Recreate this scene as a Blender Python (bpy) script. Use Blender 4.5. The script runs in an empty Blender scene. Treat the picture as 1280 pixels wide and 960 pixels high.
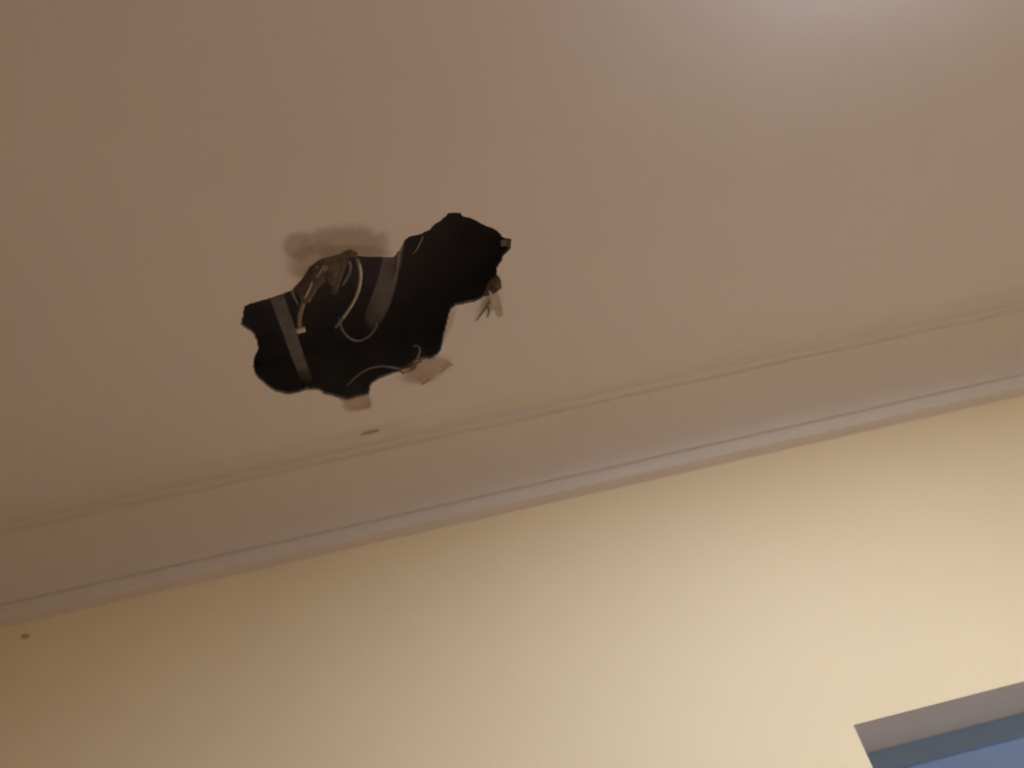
import bpy, bmesh, math, random
from mathutils import Vector, Matrix, noise
random.seed(7)
S = bpy.context.scene
COL = S.collection

# ---------------------------------------------------------------- camera
cam_data = bpy.data.cameras.new('camera')
cam_data.sensor_width = 36.0
cam_data.lens = 28.125
cam_data.clip_start = 0.02
cam_data.dof.use_dof = True
cam_data.dof.focus_distance = 1.05
cam_data.dof.aperture_fstop = 2.8
cam = bpy.data.objects.new('camera', cam_data)
COL.objects.link(cam)
cam.matrix_world = Matrix([[0.974857, 0.209775, -0.075158, 0.0], [0.068377, -0.602623, -0.795091, 0.0], [-0.212083, 0.769961, -0.601815, 1.5], [0.0, 0.0, 0.0, 1.0]])
S.camera = cam

# ---------------------------------------------------------------- dusk sky outside, lamp strength, exposure
LAMP_STRENGTH = 210.0
LAMP_SIDE = 5.6                     # the drum's thick opal side lets much less through
LAMP_COLOUR = (0.86, 0.925, 1.13)
S.cycles.diffuse_bounces = 8
S.cycles.max_bounces = 14
world = bpy.data.worlds.new('dusk_sky')
S.world = world
world.use_nodes = True
wn = world.node_tree
bg = wn.nodes['Background']
tc = wn.nodes.new('ShaderNodeTexCoord')
nz = wn.nodes.new('ShaderNodeTexNoise'); nz.inputs['Scale'].default_value = 3.0
nz.inputs['Detail'].default_value = 2.0
rmp = wn.nodes.new('ShaderNodeValToRGB')
rmp.color_ramp.elements[0].position = 0.3; rmp.color_ramp.elements[0].color = (0.115, 0.185, 0.32, 1)
rmp.color_ramp.elements[1].position = 0.7; rmp.color_ramp.elements[1].color = (0.155, 0.185, 0.27, 1)
wn.links.new(tc.outputs['Generated'], nz.inputs['Vector'])
wn.links.new(nz.outputs['Fac'], rmp.inputs['Fac'])
wn.links.new(rmp.outputs['Color'], bg.inputs['Color'])
bg.inputs['Strength'].default_value = 1.0
vs = S.view_settings
S.display_settings.display_device = 'sRGB'
vs.view_transform = 'Standard'; vs.look = 'None'; vs.gamma = 1.0; vs.use_curve_mapping = False
vs.exposure = 0.0

# ---------------------------------------------------------------- helpers
def nodes(name):
    m = bpy.data.materials.new(name); m.use_nodes = True
    nt = m.node_tree
    return m, nt, nt.nodes['Principled BSDF']

def mat(name, col, col2=None, scale=20, rough=0.8, bump=0.0, bscale=None, spec=0.3):
    """Principled with a faint procedural mottle and relief."""
    m, nt, b = nodes(name)
    b.inputs['Roughness'].default_value = rough
    b.inputs['Specular IOR Level'].default_value = spec
    t = nt.nodes.new('ShaderNodeTexCoord')
    n = nt.nodes.new('ShaderNodeTexNoise'); n.inputs['Scale'].default_value = scale
    n.inputs['Detail'].default_value = 4
    nt.links.new(t.outputs['Object'], n.inputs['Vector'])
    r = nt.nodes.new('ShaderNodeValToRGB')
    c2 = col2 or tuple(c * 0.93 for c in col)
    r.color_ramp.elements[0].position = 0.3; r.color_ramp.elements[0].color = (*c2, 1)
    r.color_ramp.elements[1].position = 0.7; r.color_ramp.elements[1].color = (*col, 1)
    nt.links.new(n.outputs['Fac'], r.inputs['Fac'])
    nt.links.new(r.outputs['Color'], b.inputs['Base Color'])
    if bump:
        n2 = nt.nodes.new('ShaderNodeTexNoise'); n2.inputs['Scale'].default_value = bscale or scale * 3
        n2.inputs['Detail'].default_value = 5
        nt.links.new(t.outputs['Object'], n2.inputs['Vector'])
        bp = nt.nodes.new('ShaderNodeBump'); bp.inputs['Strength'].default_value = bump
        bp.inputs['Distance'].default_value = 0.002
        nt.links.new(n2.outputs['Fac'], bp.inputs['Height'])
        nt.links.new(bp.outputs['Normal'], b.inputs['Normal'])
    return m

def obj(name, bm, m, parent=None, smooth=False):
    me = bpy.data.meshes.new(name)
    bmesh.ops.recalc_face_normals(bm, faces=bm.faces)
    bm.to_mesh(me); bm.free()
    if m: me.materials.append(m)
    if smooth:
        for p in me.polygons: p.use_smooth = True
    o = bpy.data.objects.new(name, me); COL.objects.link(o)
    if parent:
        o.parent = parent
        o.matrix_parent_inverse = Matrix.Translation(-parent.location)
    return o

def empty(name, loc):
    o = bpy.data.objects.new(name, None); COL.objects.link(o)
    o.location = loc; o.empty_display_size = 0.05
    return o

def tag(o, label=None, cat=None, group=None, kind=None):
    for k, v in (('label', label), ('category', cat), ('group', group), ('kind', kind)):
        if v: o[k] = v
    return o

def box(bm, x0, x1, y0, y1, z0, z1):
    v = [bm.verts.new((x, y, z)) for x in (x0, x1) for y in (y0, y1) for z in (z0, z1)]
    for f in ((0,1,3,2), (4,6,7,5), (0,4,5,1), (2,3,7,6), (0,2,6,4), (1,5,7,3)):
        bm.faces.new([v[i] for i in f])

def quad(bm, *p):
    return bm.faces.new([bm.verts.new(q) for q in p])

def spline(pts, n=8):
    """Catmull-Rom through the points."""
    P = [Vector(p) for p in pts]
    P = [P[0] * 2 - P[1]] + P + [P[-1] * 2 - P[-2]]
    out = []
    for i in range(1, len(P) - 2):
        a, b, c, d = P[i-1], P[i], P[i+1], P[i+2]
        for k in range(n):
            t = k / n
            out.append(0.5 * (2*b + (c-a)*t + (2*a-5*b+4*c-d)*t*t + (3*b-a-3*c+d)*t**3))
    out.append(P[-2].copy())
    return out

def tube(bm, pts, r, sides=8, n=8, flat=1.0):
    """Round (or flattened) tube along a spline; r is a number or a list of two end radii."""
    L = spline(pts, n)
    rings = []
    up = Vector((0.3, 0.2, 1)).normalized()
    for i, p in enumerate(L):
        t = (L[min(i+1, len(L)-1)] - L[max(i-1, 0)]).normalized()
        a = t.cross(up).normalized(); b = a.cross(t)
        k = i / (len(L) - 1)
        rr = r if not isinstance(r, (list, tuple)) else r[0] * (1-k) + r[1] * k
        rings.append([bm.verts.new(p + a * rr * math.cos(2*math.pi*s/sides) + b * rr * flat * math.sin(2*math.pi*s/sides)) for s in range(sides)])
    for A, B in zip(rings, rings[1:]):
        for s in range(sides):
            bm.faces.new((A[s], A[(s+1) % sides], B[(s+1) % sides], B[s]))
    bm.faces.new(rings[0][::-1]); bm.faces.new(rings[-1])

def ribbon(bm, rows, th, seed=0, rag=0.0):
    """Sheet through rows of points (left..right), given real thickness th, edges torn by rag."""
    rnd = random.Random(seed)
    g = []
    for row in rows:
        g.append([bm.verts.new(Vector(p) + Vector((rnd.uniform(-rag, rag), rnd.uniform(-rag, rag), rnd.uniform(-rag, rag)*0.5))) for p in row])
    fs = []
    for A, B in zip(g, g[1:]):
        for i in range(len(A) - 1):
            fs.append(bm.faces.new((A[i], A[i+1], B[i+1], B[i])))
    bmesh.ops.recalc_face_normals(bm, faces=fs)
    bmesh.ops.solidify(bm, geom=fs, thickness=th)

CEIL = 2.505
WALL_Y = 1.6
X0, X1, Y0 = -2.3, 2.1, -2.2       # the room behind and beside the camera

# ---------------------------------------------------------------- materials
M_wall = mat('cream_yellow_wall_paint', (0.82, 0.70, 0.455), (0.80, 0.68, 0.44), 3, 0.75, 0.08, 160)
M_cove = mat('plaster_cornice_paint', (0.705, 0.655, 0.58), (0.695, 0.645, 0.57), 5, 0.7, 0.02, 60)
M_core = mat('broken_plaster_edge', (0.22, 0.18, 0.135), (0.12, 0.10, 0.08), 60, 0.95, 0.8, 220)
M_paper = mat('torn_lining_paper', (0.54, 0.445, 0.34), (0.42, 0.33, 0.24), 45, 0.95, 0.4, 200)
M_shred = mat('stained_paper_shreds', (0.25, 0.185, 0.14), (0.19, 0.14, 0.105), 60, 0.95, 0.4, 200)
M_brown = mat('brown_backing_paper', (0.125, 0.095, 0.07), (0.065, 0.05, 0.038), 70, 0.95, 0.5, 200)
M_lath = mat('dusty_old_timber', (0.16, 0.15, 0.135), (0.10, 0.09, 0.085), 35, 0.9, 0.5, 150)
M_dark = mat('haze_lifted_void_timber', (0.46, 0.47, 0.50), (0.36, 0.37, 0.40), 12, 0.95, 0.3, 60, 0.05)  # grey base lifted to give the void the camera's flare haze
M_wire = mat('grey_cable_sheath', (0.50, 0.46, 0.41), (0.42, 0.38, 0.33), 30, 0.5, 0.1, 90)
M_thin = mat('grey_wire_sheath', (0.22, 0.21, 0.215), (0.17, 0.16, 0.165), 30, 0.5, 0.1, 90)
M_old = mat('dirty_brown_cable', (0.30, 0.23, 0.18), (0.20, 0.15, 0.11), 40, 0.7, 0.3, 120)
M_tip = mat('pale_connector_plastic', (0.62, 0.55, 0.42), (0.5, 0.44, 0.33), 30, 0.5, 0.1, 90)
M_floor = mat('pale_wood_floor', (0.54, 0.38, 0.265), (0.47, 0.325, 0.22), 6, 0.5, 0.1, 40)
M_left_wall = mat('darkened_left_wall', (0.34, 0.245, 0.165), (0.27, 0.19, 0.125), 5, 0.5, 0.1, 40)  # invented brown finish for the unseen left wall, cuts bounce on that side
M_frame = mat('slate_blue_window_paint', (0.31, 0.46, 0.70), (0.29, 0.44, 0.67), 8, 0.5, 0.05, 60)
M_reveal = mat('grey_white_reveal_paint', (0.77, 0.75, 0.71), (0.75, 0.73, 0.69), 6, 0.75, 0.06, 120)
M_chip = mat('bare_plaster_chip', (0.45, 0.35, 0.26), (0.38, 0.29, 0.21), 60, 0.95, 0.4, 200)

def ceiling_material(patches):
    m, nt, b = nodes('old_white_ceiling_paint')
    b.inputs['Roughness'].default_value = 0.85
    b.inputs['Specular IOR Level'].default_value = 0.2
    t = nt.nodes.new('ShaderNodeTexCoord')
    n = nt.nodes.new('ShaderNodeTexNoise'); n.inputs['Scale'].default_value = 2.5; n.inputs['Detail'].default_value = 5
    nt.links.new(t.outputs['Object'], n.inputs['Vector'])
    r = nt.nodes.new('ShaderNodeValToRGB')
    r.color_ramp.elements[0].position = 0.3; r.color_ramp.elements[0].color = (0.715, 0.67, 0.63, 1)
    r.color_ramp.elements[1].position = 0.7; r.color_ramp.elements[1].color = (0.74, 0.695, 0.655, 1)
    nt.links.new(n.outputs['Fac'], r.inputs['Fac'])
    col = r.outputs['Color']
    # soft-edged brown stains left round the torn hole
    n2 = nt.nodes.new('ShaderNodeTexNoise'); n2.inputs['Scale'].default_value = 40; n2.inputs['Detail'].default_value = 3
    nt.links.new(t.outputs['Object'], n2.inputs['Vector'])
    for (cx, cy, rx, ry, ang, amt) in patches:
        mp = nt.nodes.new('ShaderNodeMapping'); mp.vector_type = 'TEXTURE'
        mp.inputs['Location'].default_value = (cx, cy, CEIL)
        mp.inputs['Rotation'].default_value = (0, 0, ang)
        mp.inputs['Scale'].default_value = (rx, ry, 1)
        nt.links.new(t.outputs['Object'], mp.inputs['Vector'])
        ln = nt.nodes.new('ShaderNodeVectorMath'); ln.operation = 'LENGTH'
        nt.links.new(mp.outputs['Vector'], ln.inputs[0])
        ad = nt.nodes.new('ShaderNodeMath'); ad.operation = 'MULTIPLY_ADD'
        ad.inputs[1].default_value = 0.5
        nt.links.new(n2.outputs['Fac'], ad.inputs[0]); nt.links.new(ln.outputs['Value'], ad.inputs[2])
        mr = nt.nodes.new('ShaderNodeMapRange'); mr.interpolation_type = 'SMOOTHSTEP'
        mr.inputs['From Min'].default_value = 0.80; mr.inputs['From Max'].default_value = 1.30
        mr.inputs['To Min'].default_value = amt; mr.inputs['To Max'].default_value = 0.0
        nt.links.new(ad.outputs[0], mr.inputs['Value'])
        mx = nt.nodes.new('ShaderNodeMix'); mx.data_type = 'RGBA'
        nt.links.new(mr.outputs['Result'], mx.inputs['Factor'])
        nt.links.new(col, mx.inputs['A'])
        mx.inputs['B'].default_value = (0.33, 0.27, 0.195, 1)
        col = mx.outputs['Result']
    nt.links.new(col, b.inputs['Base Color'])
    n3 = nt.nodes.new('ShaderNodeTexNoise'); n3.inputs['Scale'].default_value = 14; n3.inputs['Detail'].default_value = 6
    nt.links.new(t.outputs['Object'], n3.inputs['Vector'])
    bp = nt.nodes.new('ShaderNodeBump'); bp.inputs['Strength'].default_value = 0.12; bp.inputs['Distance'].default_value = 0.004
    nt.links.new(n3.outputs['Fac'], bp.inputs['Height']); nt.links.new(bp.outputs['Normal'], b.inputs['Normal'])
    return m

# ---------------------------------------------------------------- ceiling with its torn hole
OUTLINE = [[-0.3088, 0.9581], [-0.3292, 0.9985], [-0.3224, 1.0153], [-0.316, 1.0279], [-0.3177, 1.0512], [-0.3225, 1.0697], [-0.3377, 1.0944], [-0.3473, 1.1217], [-0.3463, 1.1462],
 [-0.3371, 1.1742], [-0.3255, 1.1962], [-0.3063, 1.2095], [-0.2863, 1.21], [-0.2702, 1.208], [-0.2531, 1.214], [-0.2425, 1.2335], [-0.2216, 1.2516], [-0.2056, 1.2654],
 [-0.184, 1.2624], [-0.1629, 1.2618], [-0.1561, 1.2376], [-0.1476, 1.2275], [-0.1298, 1.2181], [-0.1109, 1.2144], [-0.0918, 1.2097], [-0.0734, 1.2043], [-0.0606, 1.1936],
 [-0.0488, 1.1888], [-0.0209, 1.1919], [-0.0043, 1.1753], [0.0028, 1.1537], [0.0054, 1.1393], [0.0183, 1.1011], [0.0295, 1.0664], [0.0416, 1.0602], [0.0607, 1.0616],
 [0.074, 1.0623], [0.0912, 1.0537], [0.1084, 1.044], [0.124, 1.0444], [0.1268, 1.0257], [0.1209, 1.0022], [0.1205, 0.9891], [0.1296, 0.9771], [0.1371, 0.961],
 [0.1499, 0.9495], [0.153, 0.9301], [0.1401, 0.9231], [0.1254, 0.9014], [0.1092, 0.8861], [0.0921, 0.8704], [0.0772, 0.8608], [0.0738, 0.8523], [0.0539, 0.8474],
 [0.0491, 0.8545], [0.0354, 0.8628], [0.0169, 0.8758], [0.0058, 0.8792], [-0.0147, 0.8799], [-0.0264, 0.8891], [-0.0415, 0.9128], [-0.049, 0.9171], [-0.0756, 0.909],
 [-0.1017, 0.9001], [-0.1273, 0.8878], [-0.1574, 0.8904], [-0.1822, 0.8998], [-0.2013, 0.9258], [-0.2213, 0.9448], [-0.2393, 0.9492], [-0.2611, 0.9518],
 [-0.2887, 0.9542]]
PATCHES = [[-0.1887, 0.8574, 0.0298, 0.0374, 0.258, 0.62], [-0.1125, 0.8724, 0.0774, 0.0485, 0.26, 0.7], [-0.1746, 0.891, 0.0534, 0.0427, -0.4871, 0.65],
 [-0.1122, 0.8937, 0.0706, 0.0245, 0.2635, 0.65], [-0.1894, 1.2795, 0.0349, 0.0374, 0.1816, 0.6], [-0.0419, 1.2251, 0.0621, 0.0422, -0.3691, 0.6],
 [0.1014, 1.0715, 0.0214, 0.0341, 0.2892, 0.35], [0.0113, 1.1192, 0.0126, 0.0721, 0.4424, 0.45]]
BOARD = 0.006

def rough_outline(pts, amp):
    rnd = random.Random(3)
    out = []
    for i, p in enumerate(pts):
        a = Vector(p); b = Vector(pts[(i+1) % len(pts)])
        d = b - a; n = Vector((-d.y, d.x)).normalized()
        k = max(1, int(d.length / 0.0045))
        for j in range(k):
            q = a + d * (j / k)
            out.append(q + n * rnd.uniform(-amp, amp) * (0.4 if j == 0 else 1))
    return out

EDGE = rough_outline(OUTLINE, 0.0017)
N = len(EDGE)
bm = bmesh.new()
outer = [bm.verts.new((x, y, CEIL)) for x, y in ((X0, Y0), (X1, Y0), (X1, WALL_Y), (X0, WALL_Y))]
inner = [bm.verts.new((p.x, p.y, CEIL)) for p in EDGE]
es = [bm.edges.new((L[i], L[(i+1) % len(L)])) for L in (outer, inner) for i in range(len(L))]
bmesh.ops.triangle_fill(bm, use_beauty=True, use_dissolve=False, edges=es, normal=(0, 0, -1))
fs = list(bm.faces)
# the board's back face, a board's thickness higher
rnd = random.Random(11)
top = {}
for v in list(bm.verts):
    top[v] = bm.verts.new(v.co + Vector((0, 0, BOARD)))
for f in fs:
    bm.faces.new([top[v] for v in reversed(f.verts)])
for i in range(4):
    a, b = outer[i], outer[(i+1) % 4]
    bm.faces.new((a, b, top[b], top[a]))
ceiling = obj('ceiling', bm, ceiling_material(PATCHES))
tag(ceiling, 'aged white ceiling with a ragged hole torn through it', None, None, 'structure')
# crumbled edge of the board round the hole
bm = bmesh.new()
r0 = [bm.verts.new((p.x, p.y, CEIL - 0.0004)) for p in EDGE]
r1 = []
r2 = []
for i, p in enumerate(EDGE):
    r1.append(bm.verts.new((p.x + rnd.uniform(-.001, .001), p.y + rnd.uniform(-.001, .001), CEIL + BOARD * 0.5)))
    r2.append(bm.verts.new((p.x, p.y, CEIL + BOARD)))
for A, B in ((r0, r1), (r1, r2)):
    for i in range(N):
        bm.faces.new((A[i], A[(i+1) % N], B[(i+1) % N], B[i]))
obj('broken_edge', bm, M_core, ceiling)

# torn pieces still attached to the ceiling board (parts of the ceiling)
for nm, rows, th, mname, sd, rag in [('torn_paper',
  [[[-0.2235, 0.9432, 2.506], [-0.2027, 0.9264, 2.506], [-0.1828, 0.9024, 2.506], [-0.1641, 0.8912, 2.506]],
   [[-0.2171, 0.9477, 2.499], [-0.1988, 0.9299, 2.497], [-0.1804, 0.9109, 2.497], [-0.162, 0.9015, 2.499]],
   [[-0.2142, 0.9561, 2.495], [-0.1985, 0.9421, 2.492], [-0.1802, 0.9237, 2.491], [-0.1619, 0.915, 2.494]],
   [[-0.2133, 0.9721, 2.495], [-0.2019, 0.9595, 2.491], [-0.1835, 0.9406, 2.49], [-0.167, 0.9294, 2.493]]],
  0.0012, 'brown', 1, 0.0012),
 ('torn_paper',
  [[[-0.1637, 0.8896, 2.506], [-0.1477, 0.8886, 2.506], [-0.1268, 0.8889, 2.506]], [[-0.1626, 0.9041, 2.5], [-0.1475, 0.9009, 2.498], [-0.1333, 0.9031, 2.5]],
   [[-0.1612, 0.9237, 2.497], [-0.1501, 0.9212, 2.495], [-0.142, 0.9216, 2.497]], [[-0.1613, 0.9454, 2.498], [-0.1561, 0.9459, 2.497], [-0.1516, 0.9444, 2.498]]],
  0.0012, 'brown', 2, 0.0012),
 ('torn_paper',
  [[[-0.1261, 0.8854, 2.504], [-0.1121, 0.8812, 2.503], [-0.1014, 0.8921, 2.504]], [[-0.1273, 0.8895, 2.501], [-0.1165, 0.8933, 2.5], [-0.105, 0.8955, 2.501]]], 0.001,
  'brown', 3, 0.0008),
 ('torn_paper',
  [[[-0.1364, 0.8908, 2.507], [-0.1248, 0.8921, 2.507], [-0.1174, 0.8941, 2.507]], [[-0.1413, 0.9101, 2.504], [-0.1327, 0.9124, 2.502], [-0.1259, 0.9125, 2.504]],
   [[-0.1533, 0.9375, 2.505], [-0.1463, 0.9413, 2.503], [-0.1386, 0.9379, 2.505]], [[-0.1641, 0.9712, 2.509], [-0.1602, 0.9772, 2.508], [-0.1547, 0.9719, 2.509]]],
  0.0012, 'brown', 12, 0.0012),
 ('torn_paper',
  [[[-0.1611, 0.8981, 2.499], [-0.1534, 0.9039, 2.499]], [[-0.1762, 0.9138, 2.493], [-0.1697, 0.9193, 2.493]], [[-0.194, 0.9406, 2.493], [-0.1887, 0.946, 2.493]],
   [[-0.2079, 0.9678, 2.497], [-0.2039, 0.973, 2.497]]],
  0.001, 'strip', 13, 0.0008),
 ('torn_paper',
  [[[-0.0915, 1.2082, 2.505], [-0.0677, 1.1975, 2.504], [-0.0441, 1.1891, 2.505]], [[-0.0876, 1.2198, 2.503], [-0.0674, 1.2127, 2.502], [-0.0482, 1.2028, 2.503]]], 0.001,
  'brown', 14, 0.0016),
 ('torn_flap',
  [[[-0.0886, 1.2092, 2.505], [-0.0576, 1.1946, 2.505], [-0.0194, 1.1924, 2.505], [0.0094, 1.2131, 2.504]],
   [[-0.0795, 1.2188, 2.502], [-0.056, 1.2103, 2.501], [-0.0228, 1.2113, 2.501], [0.0062, 1.2223, 2.502]],
   [[-0.0638, 1.2371, 2.5], [-0.0504, 1.2327, 2.499], [-0.0309, 1.2316, 2.499], [-0.0119, 1.2354, 2.501]],
   [[-0.0585, 1.2534, 2.499], [-0.0516, 1.2493, 2.498], [-0.0427, 1.2445, 2.498], [-0.0328, 1.2452, 2.5]]],
  0.0014, 'paper', 4, 0.0006),
 ('torn_flap',
  [[[-0.2213, 1.2571, 2.505], [-0.1982, 1.2681, 2.505], [-0.1634, 1.2643, 2.505]], [[-0.2118, 1.2701, 2.502], [-0.1919, 1.2815, 2.501], [-0.1642, 1.2818, 2.502]],
   [[-0.2032, 1.2884, 2.501], [-0.1891, 1.2978, 2.5], [-0.1663, 1.2992, 2.501]]],
  0.0012, 'paper', 5, 0.0006),
 ('torn_flap',
  [[[0.0901, 1.0574, 2.509], [0.1069, 1.0249, 2.511], [0.1195, 1.0104, 2.509]], [[0.1002, 1.051, 2.504], [0.1151, 1.0285, 2.502], [0.1263, 1.0185, 2.503]],
   [[0.1073, 1.049, 2.502], [0.1183, 1.0377, 2.5], [0.1263, 1.0338, 2.502]]],
  0.003, 'brown', 6, 0.001),
 ('paper_shred',
  [[[0.1023, 1.0393, 2.502], [0.1185, 1.0398, 2.502]], [[0.1044, 1.0567, 2.498], [0.1192, 1.0568, 2.498]], [[0.1064, 1.0776, 2.495], [0.1228, 1.0782, 2.495]],
   [[0.1113, 1.1032, 2.493], [0.1222, 1.0999, 2.493]]],
  0.001, 'paper', 7, 0.0006),
 ('torn_flap',
  [[[-0.085, 1.2091, 2.508], [-0.0699, 1.2053, 2.509], [-0.0536, 1.1921, 2.508]], [[-0.0849, 1.2143, 2.504], [-0.07, 1.2105, 2.503], [-0.0538, 1.1996, 2.504]],
   [[-0.0762, 1.2186, 2.503], [-0.0678, 1.2151, 2.502], [-0.0568, 1.2074, 2.503]]],
  0.002, 'brown', 8, 0.0012),
 ('torn_flap', [[[0.1358, 0.938, 2.517], [0.1467, 0.9373, 2.515], [0.1524, 0.9371, 2.509]], [[0.1346, 0.9525, 2.517], [0.1428, 0.951, 2.515], [0.15, 0.9513, 2.509]]],
  0.002, 'core', 9, 0.0015)]:
    bm = bmesh.new()
    ribbon(bm, rows, th, sd, rag)
    obj(nm, bm, {'paper': M_paper, 'strip': M_shred, 'brown': M_brown, 'core': M_core, 'chip': M_chip}[mname], ceiling)
for nm, pts, r0_, r1_, mname in [('paper_shred', [[0.101, 1.063, 2.499], [0.0902, 1.076, 2.496], [0.0814, 1.0875, 2.495], [0.0708, 1.1008, 2.494]], 0.003, 0.0016, 'shred'),
 ('paper_shred', [[0.0958, 1.069, 2.498], [0.0969, 1.0845, 2.496], [0.0923, 1.0996, 2.495]], 0.0028, 0.0016, 'shred'),
 ('paper_shred', [[-0.0527, 1.1523, 2.511], [-0.0442, 1.1539, 2.508], [-0.0434, 1.1662, 2.506], [-0.0526, 1.1827, 2.504]], 0.0013, 0.0017, 'thin'),
 ('paper_shred', [[0.013, 1.2195, 2.502], [-0.0115, 1.2317, 2.5], [-0.0347, 1.2459, 2.499], [-0.0562, 1.2582, 2.498]], 0.0012, 0.0018, 'shred'),
 ('paper_shred', [[0.0073, 0.8901, 2.509], [0.0002, 0.9042, 2.513], [-0.0075, 0.922, 2.517], [-0.0156, 0.9326, 2.521]], 0.0014, 0.001, 'thin')]:
    bm = bmesh.new()
    tube(bm, pts, (r0_, r1_), 5, 4, 0.35)
    obj(nm, bm, {'paper': M_paper, 'shred': M_shred, 'brown': M_brown, 'thin': M_thin}[mname], ceiling)

# ---------------------------------------------------------------- dark void above: joists and boards
void = empty('roof_void', (0, 1.0, CEIL + BOARD))
tag(void, 'dark roof void seen through the hole in the ceiling', None, None, 'structure')
bm = bmesh.new()
vx0, vx1, vy0, vy1, vz = -1.2, 1.0, 0.35, 1.59, CEIL + 0.42
box(bm, vx0, vx1, vy0, vy1, vz, vz + 0.02)
obj('upper_boards', bm, M_dark, void)
bm = bmesh.new()
for a in ((vx0-.02, vx0, vy0, vy1), (vx1, vx1+.02, vy0, vy1), (vx0, vx1, vy0-.02, vy0), (vx0, vx1, vy1-.02, vy1)):
    box(bm, *a, CEIL + BOARD, vz)
obj('side_boards', bm, M_dark, void)
for x in (-0.62, 0.34):
    bm = bmesh.new()
    box(bm, x - .022, x + .022, vy0, vy1 - .02, CEIL + BOARD + .001, CEIL + 0.17)
    obj('joist', bm, M_dark, void)

# ---------------------------------------------------------------- back wall with the deep window opening
WX0, WX1, WZ0, WZ1 = 0.5945, 1.75, 0.95, 1.771
DEPTH = 0.36
bm = bmesh.new()
xs = (X0, WX0, WX1, X1); zs = (0.0, WZ0, WZ1, CEIL)
for yy in (WALL_Y, WALL_Y + DEPTH + 0.06):
    for i in range(3):
        for k in range(3):
            if i == 1 and k == 1: continue
            quad(bm, (xs[i], yy, zs[k]), (xs[i+1], yy, zs[k]), (xs[i+1], yy, zs[k+1]), (xs[i], yy, zs[k+1]))
bmesh.ops.remove_doubles(bm, verts=bm.verts, dist=1e-5)
wall_back = obj('wall_back', bm, M_wall)
tag(wall_back, 'cream yellow wall below the cornice', None, None, 'structure')
for nm, rows, th, sd in [('paint_chip',
  [[[-1.0002, 1.5994, 2.3321], [-0.9884, 1.599, 2.3326], [-0.9812, 1.5994, 2.3275]], [[-0.9973, 1.5994, 2.3244], [-0.9867, 1.599, 2.3216], [-0.9806, 1.5994, 2.3238]]],
  0.0008, 11)]:
    bm = bmesh.new(); ribbon(bm, rows, th, sd, 0.0004); obj(nm, bm, M_chip, wall_back)
for side, pts in (('left', ((X0, Y0), (X0, WALL_Y))), ('right', ((X1, WALL_Y), (X1, Y0))), ('front', ((X1, Y0), (X0, Y0)))):
    bm = bmesh.new()
    (ax, ay), (bx_, by) = pts
    quad(bm, (ax, ay, 0), (bx_, by, 0), (bx_, by, CEIL), (ax, ay, CEIL))
    tag(obj('wall_' + side, bm, M_left_wall if side == 'left' else M_wall), None, None, None, 'structure')
bm = bmesh.new(); quad(bm, (X0, Y0, 0), (X1, Y0, 0), (X1, WALL_Y, 0), (X0, WALL_Y, 0))
tag(obj('floor', bm, M_floor), None, None, None, 'structure')

# window: reveal lining, frame rails and stiles, glass
win = empty('window_1', (WX0, WALL_Y, WZ0))
tag(win, 'deep-set window with a slate blue frame and dusk blue glass', None, None, 'structure')
YB = WALL_Y + DEPTH
for nm, q in (('soffit', ((WX0, WALL_Y, WZ1), (WX1, WALL_Y, WZ1), (WX1, YB + .06, WZ1), (WX0, YB + .06, WZ1))),
              ('window_sill', ((WX0, WALL_Y, WZ0), (WX1, WALL_Y, WZ0), (WX1, YB + .06, WZ0), (WX0, YB + .06, WZ0))),
              ('jamb', ((WX0, WALL_Y, WZ0), (WX0, YB + .06, WZ0), (WX0, YB + .06, WZ1), (WX0, WALL_Y, WZ1))),
              ('jamb', ((WX1, WALL_Y, WZ0), (WX1, YB + .06, WZ0), (WX1, YB + .06, WZ1), (WX1, WALL_Y, WZ1)))):
    bm = bmesh.new(); quad(bm, *q); obj(nm, bm, M_reveal, win)
def rail(nm, x0, x1, z0, z1):
    bm = bmesh.new(); box(bm, x0, x1, YB, YB + 0.045, z0, z1)
    bmesh.ops.bevel(bm, geom=bm.edges[:], offset=0.001, segments=1, affect='EDGES')
    obj(nm, bm, M_frame, win)
RAIL = 0.042
rail('top_rail', WX0 + .001, WX1 - .001, WZ1 - RAIL, WZ1 - .0001)
rail('bottom_rail', WX0 + .001, WX1 - .001, WZ0 + .001, WZ0 + .06)
rail('stile', WX0 + .001, WX0 + .05, WZ0 + .061, WZ1 - RAIL - .001)
rail('stile', WX1 - .05, WX1 - .001, WZ0 + .061, WZ1 - RAIL - .001)
mg, nt, b = nodes('window_glass')
nt.nodes.remove(b)
gt = nt.nodes.new('ShaderNodeBsdfTransparent'); gt.inputs['Color'].default_value = (0.90, 0.93, 0.95, 1)
gg = nt.nodes.new('ShaderNodeBsdfGlossy'); gg.inputs['Roughness'].default_value = 0.02
fr = nt.nodes.new('ShaderNodeFresnel'); fr.inputs['IOR'].default_value = 1.45
ms = nt.nodes.new('ShaderNodeMixShader')
nt.links.new(fr.outputs['Fac'], ms.inputs['Fac']); nt.links.new(gt.outputs['BSDF'], ms.inputs[1]); nt.links.new(gg.outputs['BSDF'], ms.inputs[2])
nt.links.new(ms.outputs['Shader'], nt.nodes['Material Output'].inputs['Surface'])
bm = bmesh.new(); box(bm, WX0 + .045, WX1 - .045, YB + .020, YB + .024, WZ0 + .055, WZ1 - RAIL + .004)
obj('glass_pane', bm, mg, win)

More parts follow.
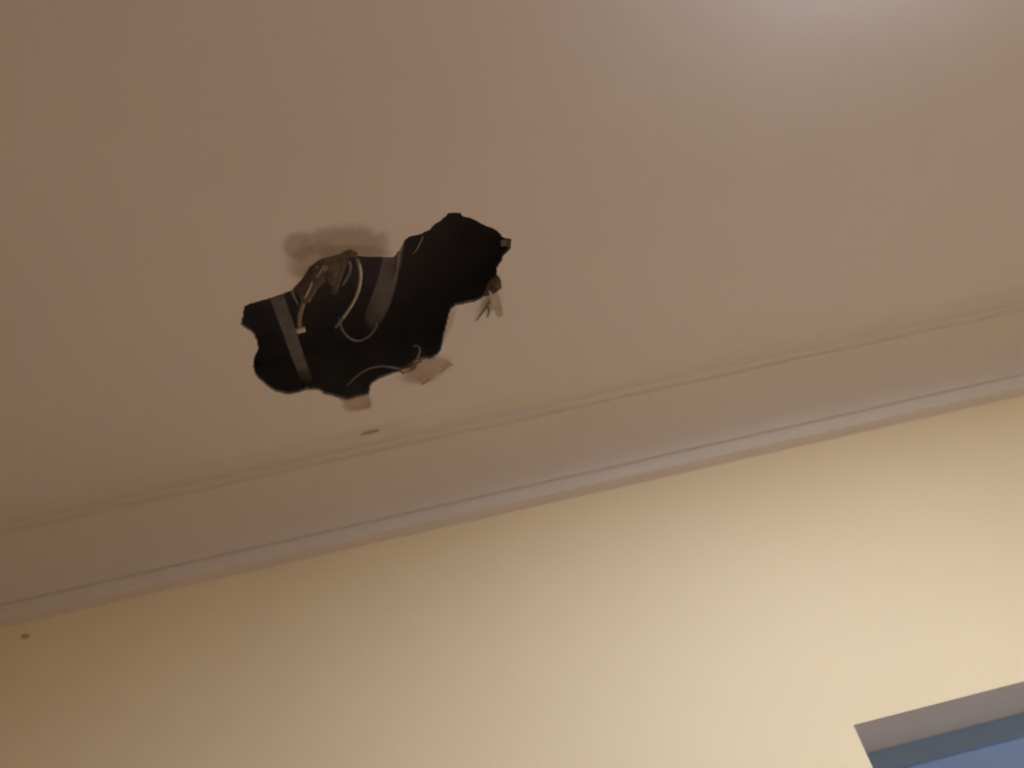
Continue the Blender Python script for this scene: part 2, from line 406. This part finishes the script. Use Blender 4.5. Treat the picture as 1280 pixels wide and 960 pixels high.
# ---------------------------------------------------------------- plaster cornice, mitred round the room
prof = [(.232, 0.0), (.226, .002), (.216, .003), (.177, .003), (.176, .006), (.175, .011), (.172, .0135), (.169, .0135), (.158, .0098), (.1555, .0105), (.153, .016)]
for k in range(1, 13):
    a = math.pi / 2 * k / 12
    prof.append((.152 - .122 * math.sin(a), .104 - .086 * math.cos(a)))
prof += [(.0295, .1045), (.0245, .1055), (.0245, .1085), (.0275, .110), (.0275, .116), (.0275, .134), (.0268, .1365), (.0245, .138), (.004, .144), (0.0, .1455)]
def corner(ix, iy, p):
    return ((X0 + p, X1 - p)[ix], (Y0 + p, WALL_Y - p)[iy])
for n_, (c0, c1) in enumerate((((0, 1), (1, 1)), ((1, 1), (1, 0)), ((1, 0), (0, 0)), ((0, 0), (0, 1)))):
    bm = bmesh.new()
    A = [bm.verts.new((*corner(*c0, p), CEIL - d)) for p, d in prof]
    B = [bm.verts.new((*corner(*c1, p), CEIL - d)) for p, d in prof]
    for i in range(len(prof) - 1):
        bm.faces.new((A[i], A[i+1], B[i+1], B[i]))
    o = obj('trim_%d' % (n_ + 1), bm, M_cove, smooth=True)
    if n_ == 0: cornice = o
    o.data.set_sharp_from_angle(angle=math.radians(32))
    tag(o, 'moulded plaster cornice where the ceiling meets the yellow wall' if n_ == 0 else None, None, None, 'structure')

for nm, rows, th, sd in [('paint_chip',
  [[[-0.2064, 1.3843, 2.5016], [-0.1933, 1.3785, 2.5014], [-0.1763, 1.379, 2.5014], [-0.165, 1.3821, 2.5016]],
   [[-0.2058, 1.3892, 2.5016], [-0.1938, 1.3888, 2.5013], [-0.1783, 1.3887, 2.5013], [-0.1674, 1.3857, 2.5016]]],
  0.0008, 10)]:
    bm = bmesh.new(); ribbon(bm, rows, th, sd, 0.0004); obj(nm, bm, M_chip, cornice)

# ---------------------------------------------------------------- things in the hole
M_strip = mat('grey_broken_wood', (0.125, 0.118, 0.12), (0.09, 0.082, 0.084), 30, 0.9, 0.5, 150)
bm = bmesh.new(); ribbon(bm, [[[-0.2681, 0.9212, 2.537], [-0.2547, 0.9212, 2.537], [-0.2413, 0.9212, 2.537]], [[-0.2722, 0.9821, 2.537], [-0.2609, 0.9814, 2.537], [-0.2482, 0.981, 2.537]], [[-0.2759, 1.0499, 2.537], [-0.2641, 1.0492, 2.537], [-0.2518, 1.0465, 2.537]], [[-0.2792, 1.1211, 2.537], [-0.2684, 1.1199, 2.537], [-0.2569, 1.1166, 2.537]], [[-0.2883, 1.2276, 2.56], [-0.2782, 1.2258, 2.56], [-0.2682, 1.224, 2.56]], [[-0.2995, 1.3316, 2.58], [-0.2895, 1.3323, 2.58], [-0.2781, 1.3278, 2.58]]], 0.006, 21, 0.0006); lath = obj('timber_lath', bm, M_lath)
tag(lath, 'narrow dusty timber lath crossing the left end of the ceiling hole', 'lath')
bm = bmesh.new(); ribbon(bm, [[[-0.0429, 0.8701, 2.525], [-0.0303, 0.8733, 2.525], [-0.0169, 0.8803, 2.525]], [[-0.0671, 0.9316, 2.525], [-0.0544, 0.937, 2.525], [-0.0364, 0.9363, 2.525]], [[-0.0839, 0.9766, 2.531], [-0.0694, 0.9807, 2.529], [-0.0515, 0.9818, 2.527]], [[-0.1061, 1.0368, 2.547], [-0.0915, 1.0432, 2.545], [-0.0718, 1.0469, 2.543]], [[-0.1269, 1.1085, 2.58], [-0.1132, 1.1141, 2.575], [-0.0937, 1.1156, 2.573]], [[-0.1433, 1.1956, 2.635], [-0.1342, 1.2022, 2.625], [-0.1149, 1.1959, 2.625]]], 0.004, 22, 0.0016); strip = obj('timber_strip', bm, M_strip)
tag(strip, 'wide grey-brown broken strip of wood hanging in the middle of the hole', 'strip')
bm = bmesh.new(); tube(bm, [[-0.0224, 0.8841, 2.509], [-0.034, 0.9058, 2.511], [-0.0405, 0.9278, 2.513], [-0.0479, 0.9557, 2.517], [-0.0591, 0.9896, 2.523]], (.002, .0014), 6, 5); obj('edge_highlight', bm, M_thin, strip)  # paler rod paints a highlight along the strip's right edge
cable = tag(empty('electrical_cable', [-0.1135, 0.9172, 2.535]), 'pale grey cable curving down through the middle of the hole and ending bare', 'cable')
bm = bmesh.new(); tube(bm, [[-0.1208, 0.9042, 2.555], [-0.1127, 0.9138, 2.535], [-0.1067, 0.9189, 2.511], [-0.1078, 0.9349, 2.495], [-0.1208, 0.9675, 2.491], [-0.1407, 1.0017, 2.495], [-0.1594, 1.0294, 2.501]], (0.0034, 0.0022), 10, 8); obj('sheath', bm, M_wire, cable)
bm = bmesh.new(); tube(bm, [[-0.1586, 1.0284, 2.501], [-0.1677, 1.0418, 2.505], [-0.1784, 1.0569, 2.508]], (.0026, .0022), 8, 5); obj('cable_end', bm, M_thin, cable)
bm = bmesh.new(); tube(bm, [[-0.1213, 0.915, 2.517], [-0.1238, 0.9404, 2.525], [-0.1349, 0.9681, 2.535], [-0.1492, 0.9985, 2.55]], (.003, .002), 6, 5); obj('stray_strand', bm, M_thin, cable)
bm = bmesh.new(); tube(bm, [[-0.1742, 1.0701, 2.545], [-0.1736, 1.0748, 2.539], [-0.1732, 1.0928, 2.533], [-0.1667, 1.1154, 2.531], [-0.1532, 1.129, 2.531], [-0.136, 1.1274, 2.532], [-0.1196, 1.1163, 2.535], [-0.1084, 1.1025, 2.542]], 0.0016, 8, 8); loop = obj('wire_loop', bm, M_thin)
tag(loop, 'thin grey wire hanging in a loop below the bare cable end', 'wire')
bm = bmesh.new(); tube(bm, [[-0.2026, 1.2572, 2.535], [-0.1782, 1.224, 2.525], [-0.1551, 1.2027, 2.519], [-0.1288, 1.1954, 2.515], [-0.1037, 1.2014, 2.511], [-0.0868, 1.2098, 2.507]], 0.0018, 8, 6); arc = obj('bent_wire', bm, M_thin)
tag(arc, 'thin grey wire arching along the lower edge of the hole', 'wire')
lead = tag(empty('frayed_cable', [-0.1635, 0.8962, 2.515]), 'dirty brown twin cable with a pale tip beside the narrow lath', 'cable')
bm = bmesh.new(); tube(bm, [[-0.151, 0.8999, 2.535], [-0.1626, 0.8963, 2.509], [-0.181, 0.9181, 2.497], [-0.2013, 0.9482, 2.495], [-0.2215, 0.988, 2.501], [-0.2346, 1.0214, 2.509], [-0.2398, 1.0455, 2.513]], (.0048, .0034), 8, 6, 0.6); obj('core_wire', bm, M_old, lead)
bm = bmesh.new(); tube(bm, [[-0.1524, 0.9104, 2.535], [-0.1637, 0.916, 2.509], [-0.1766, 0.9326, 2.501], [-0.188, 0.9504, 2.501], [-0.1999, 0.9706, 2.507]], (.0022, .0018), 7, 6); obj('core_wire', bm, M_wire, lead)
bm = bmesh.new(); tube(bm, [[-0.173, 0.9096, 2.505], [-0.1855, 0.9241, 2.493], [-0.201, 0.9462, 2.491], [-0.213, 0.9662, 2.495]], (.0018, .0014), 7, 6); obj('core_wire', bm, M_wire, lead)
bm = bmesh.new(); tube(bm, [[-0.2455, 1.0502, 2.511], [-0.2378, 1.0482, 2.51], [-0.2316, 1.0491, 2.511]], (.0058, .0052), 8, 3, 0.8); obj('connector', bm, M_tip, lead)
bm = bmesh.new(); tube(bm, [[-0.227, 0.9461, 2.508], [-0.2278, 0.9685, 2.511], [-0.2278, 0.9886, 2.515]], (.0026, .0016), 6, 5); obj('stray_strand', bm, M_thin, lead)

# ---------------------------------------------------------------- the room's ceiling lamp (just outside the frame)
lx, ly = 0.69, 0.265
lamp = empty('ceiling_lamp', (lx, ly, CEIL))
tag(lamp, 'round flush ceiling lamp with a white glass drum', 'lamp')
bm = bmesh.new()
bmesh.ops.create_cone(bm, cap_ends=True, segments=48, radius1=.115, radius2=.125, depth=.018, matrix=Matrix.Translation((lx, ly, CEIL - .009)))
obj('base', bm, M_reveal, lamp)
def lit(name, strength):
    m, nt, b = nodes(name)
    b.inputs['Base Color'].default_value = (.8, .8, .8, 1)
    b.inputs['Emission Color'].default_value = (*LAMP_COLOUR, 1)
    b.inputs['Emission Strength'].default_value = strength
    return m
R, SN = .135, 48
ring = lambda bm, r, z: [bm.verts.new((lx + r * math.cos(2*math.pi*s/SN), ly + r * math.sin(2*math.pi*s/SN), z)) for s in range(SN)]
bm = bmesh.new()
A = ring(bm, R, CEIL - .018); B = ring(bm, R, CEIL - .062)
for s in range(SN): bm.faces.new((A[s], A[(s+1) % SN], B[(s+1) % SN], B[s]))
obj('drum_side', bm, lit('dim_opal_side', LAMP_SIDE), lamp, smooth=True)
bm = bmesh.new()
B = ring(bm, R, CEIL - .062); C_ = ring(bm, R - .004, CEIL - .066)
for s in range(SN): bm.faces.new((B[s], B[(s+1) % SN], C_[(s+1) % SN], C_[s]))
bm.faces.new(C_)
obj('diffuser', bm, lit('lit_opal_glass', LAMP_STRENGTH), lamp)
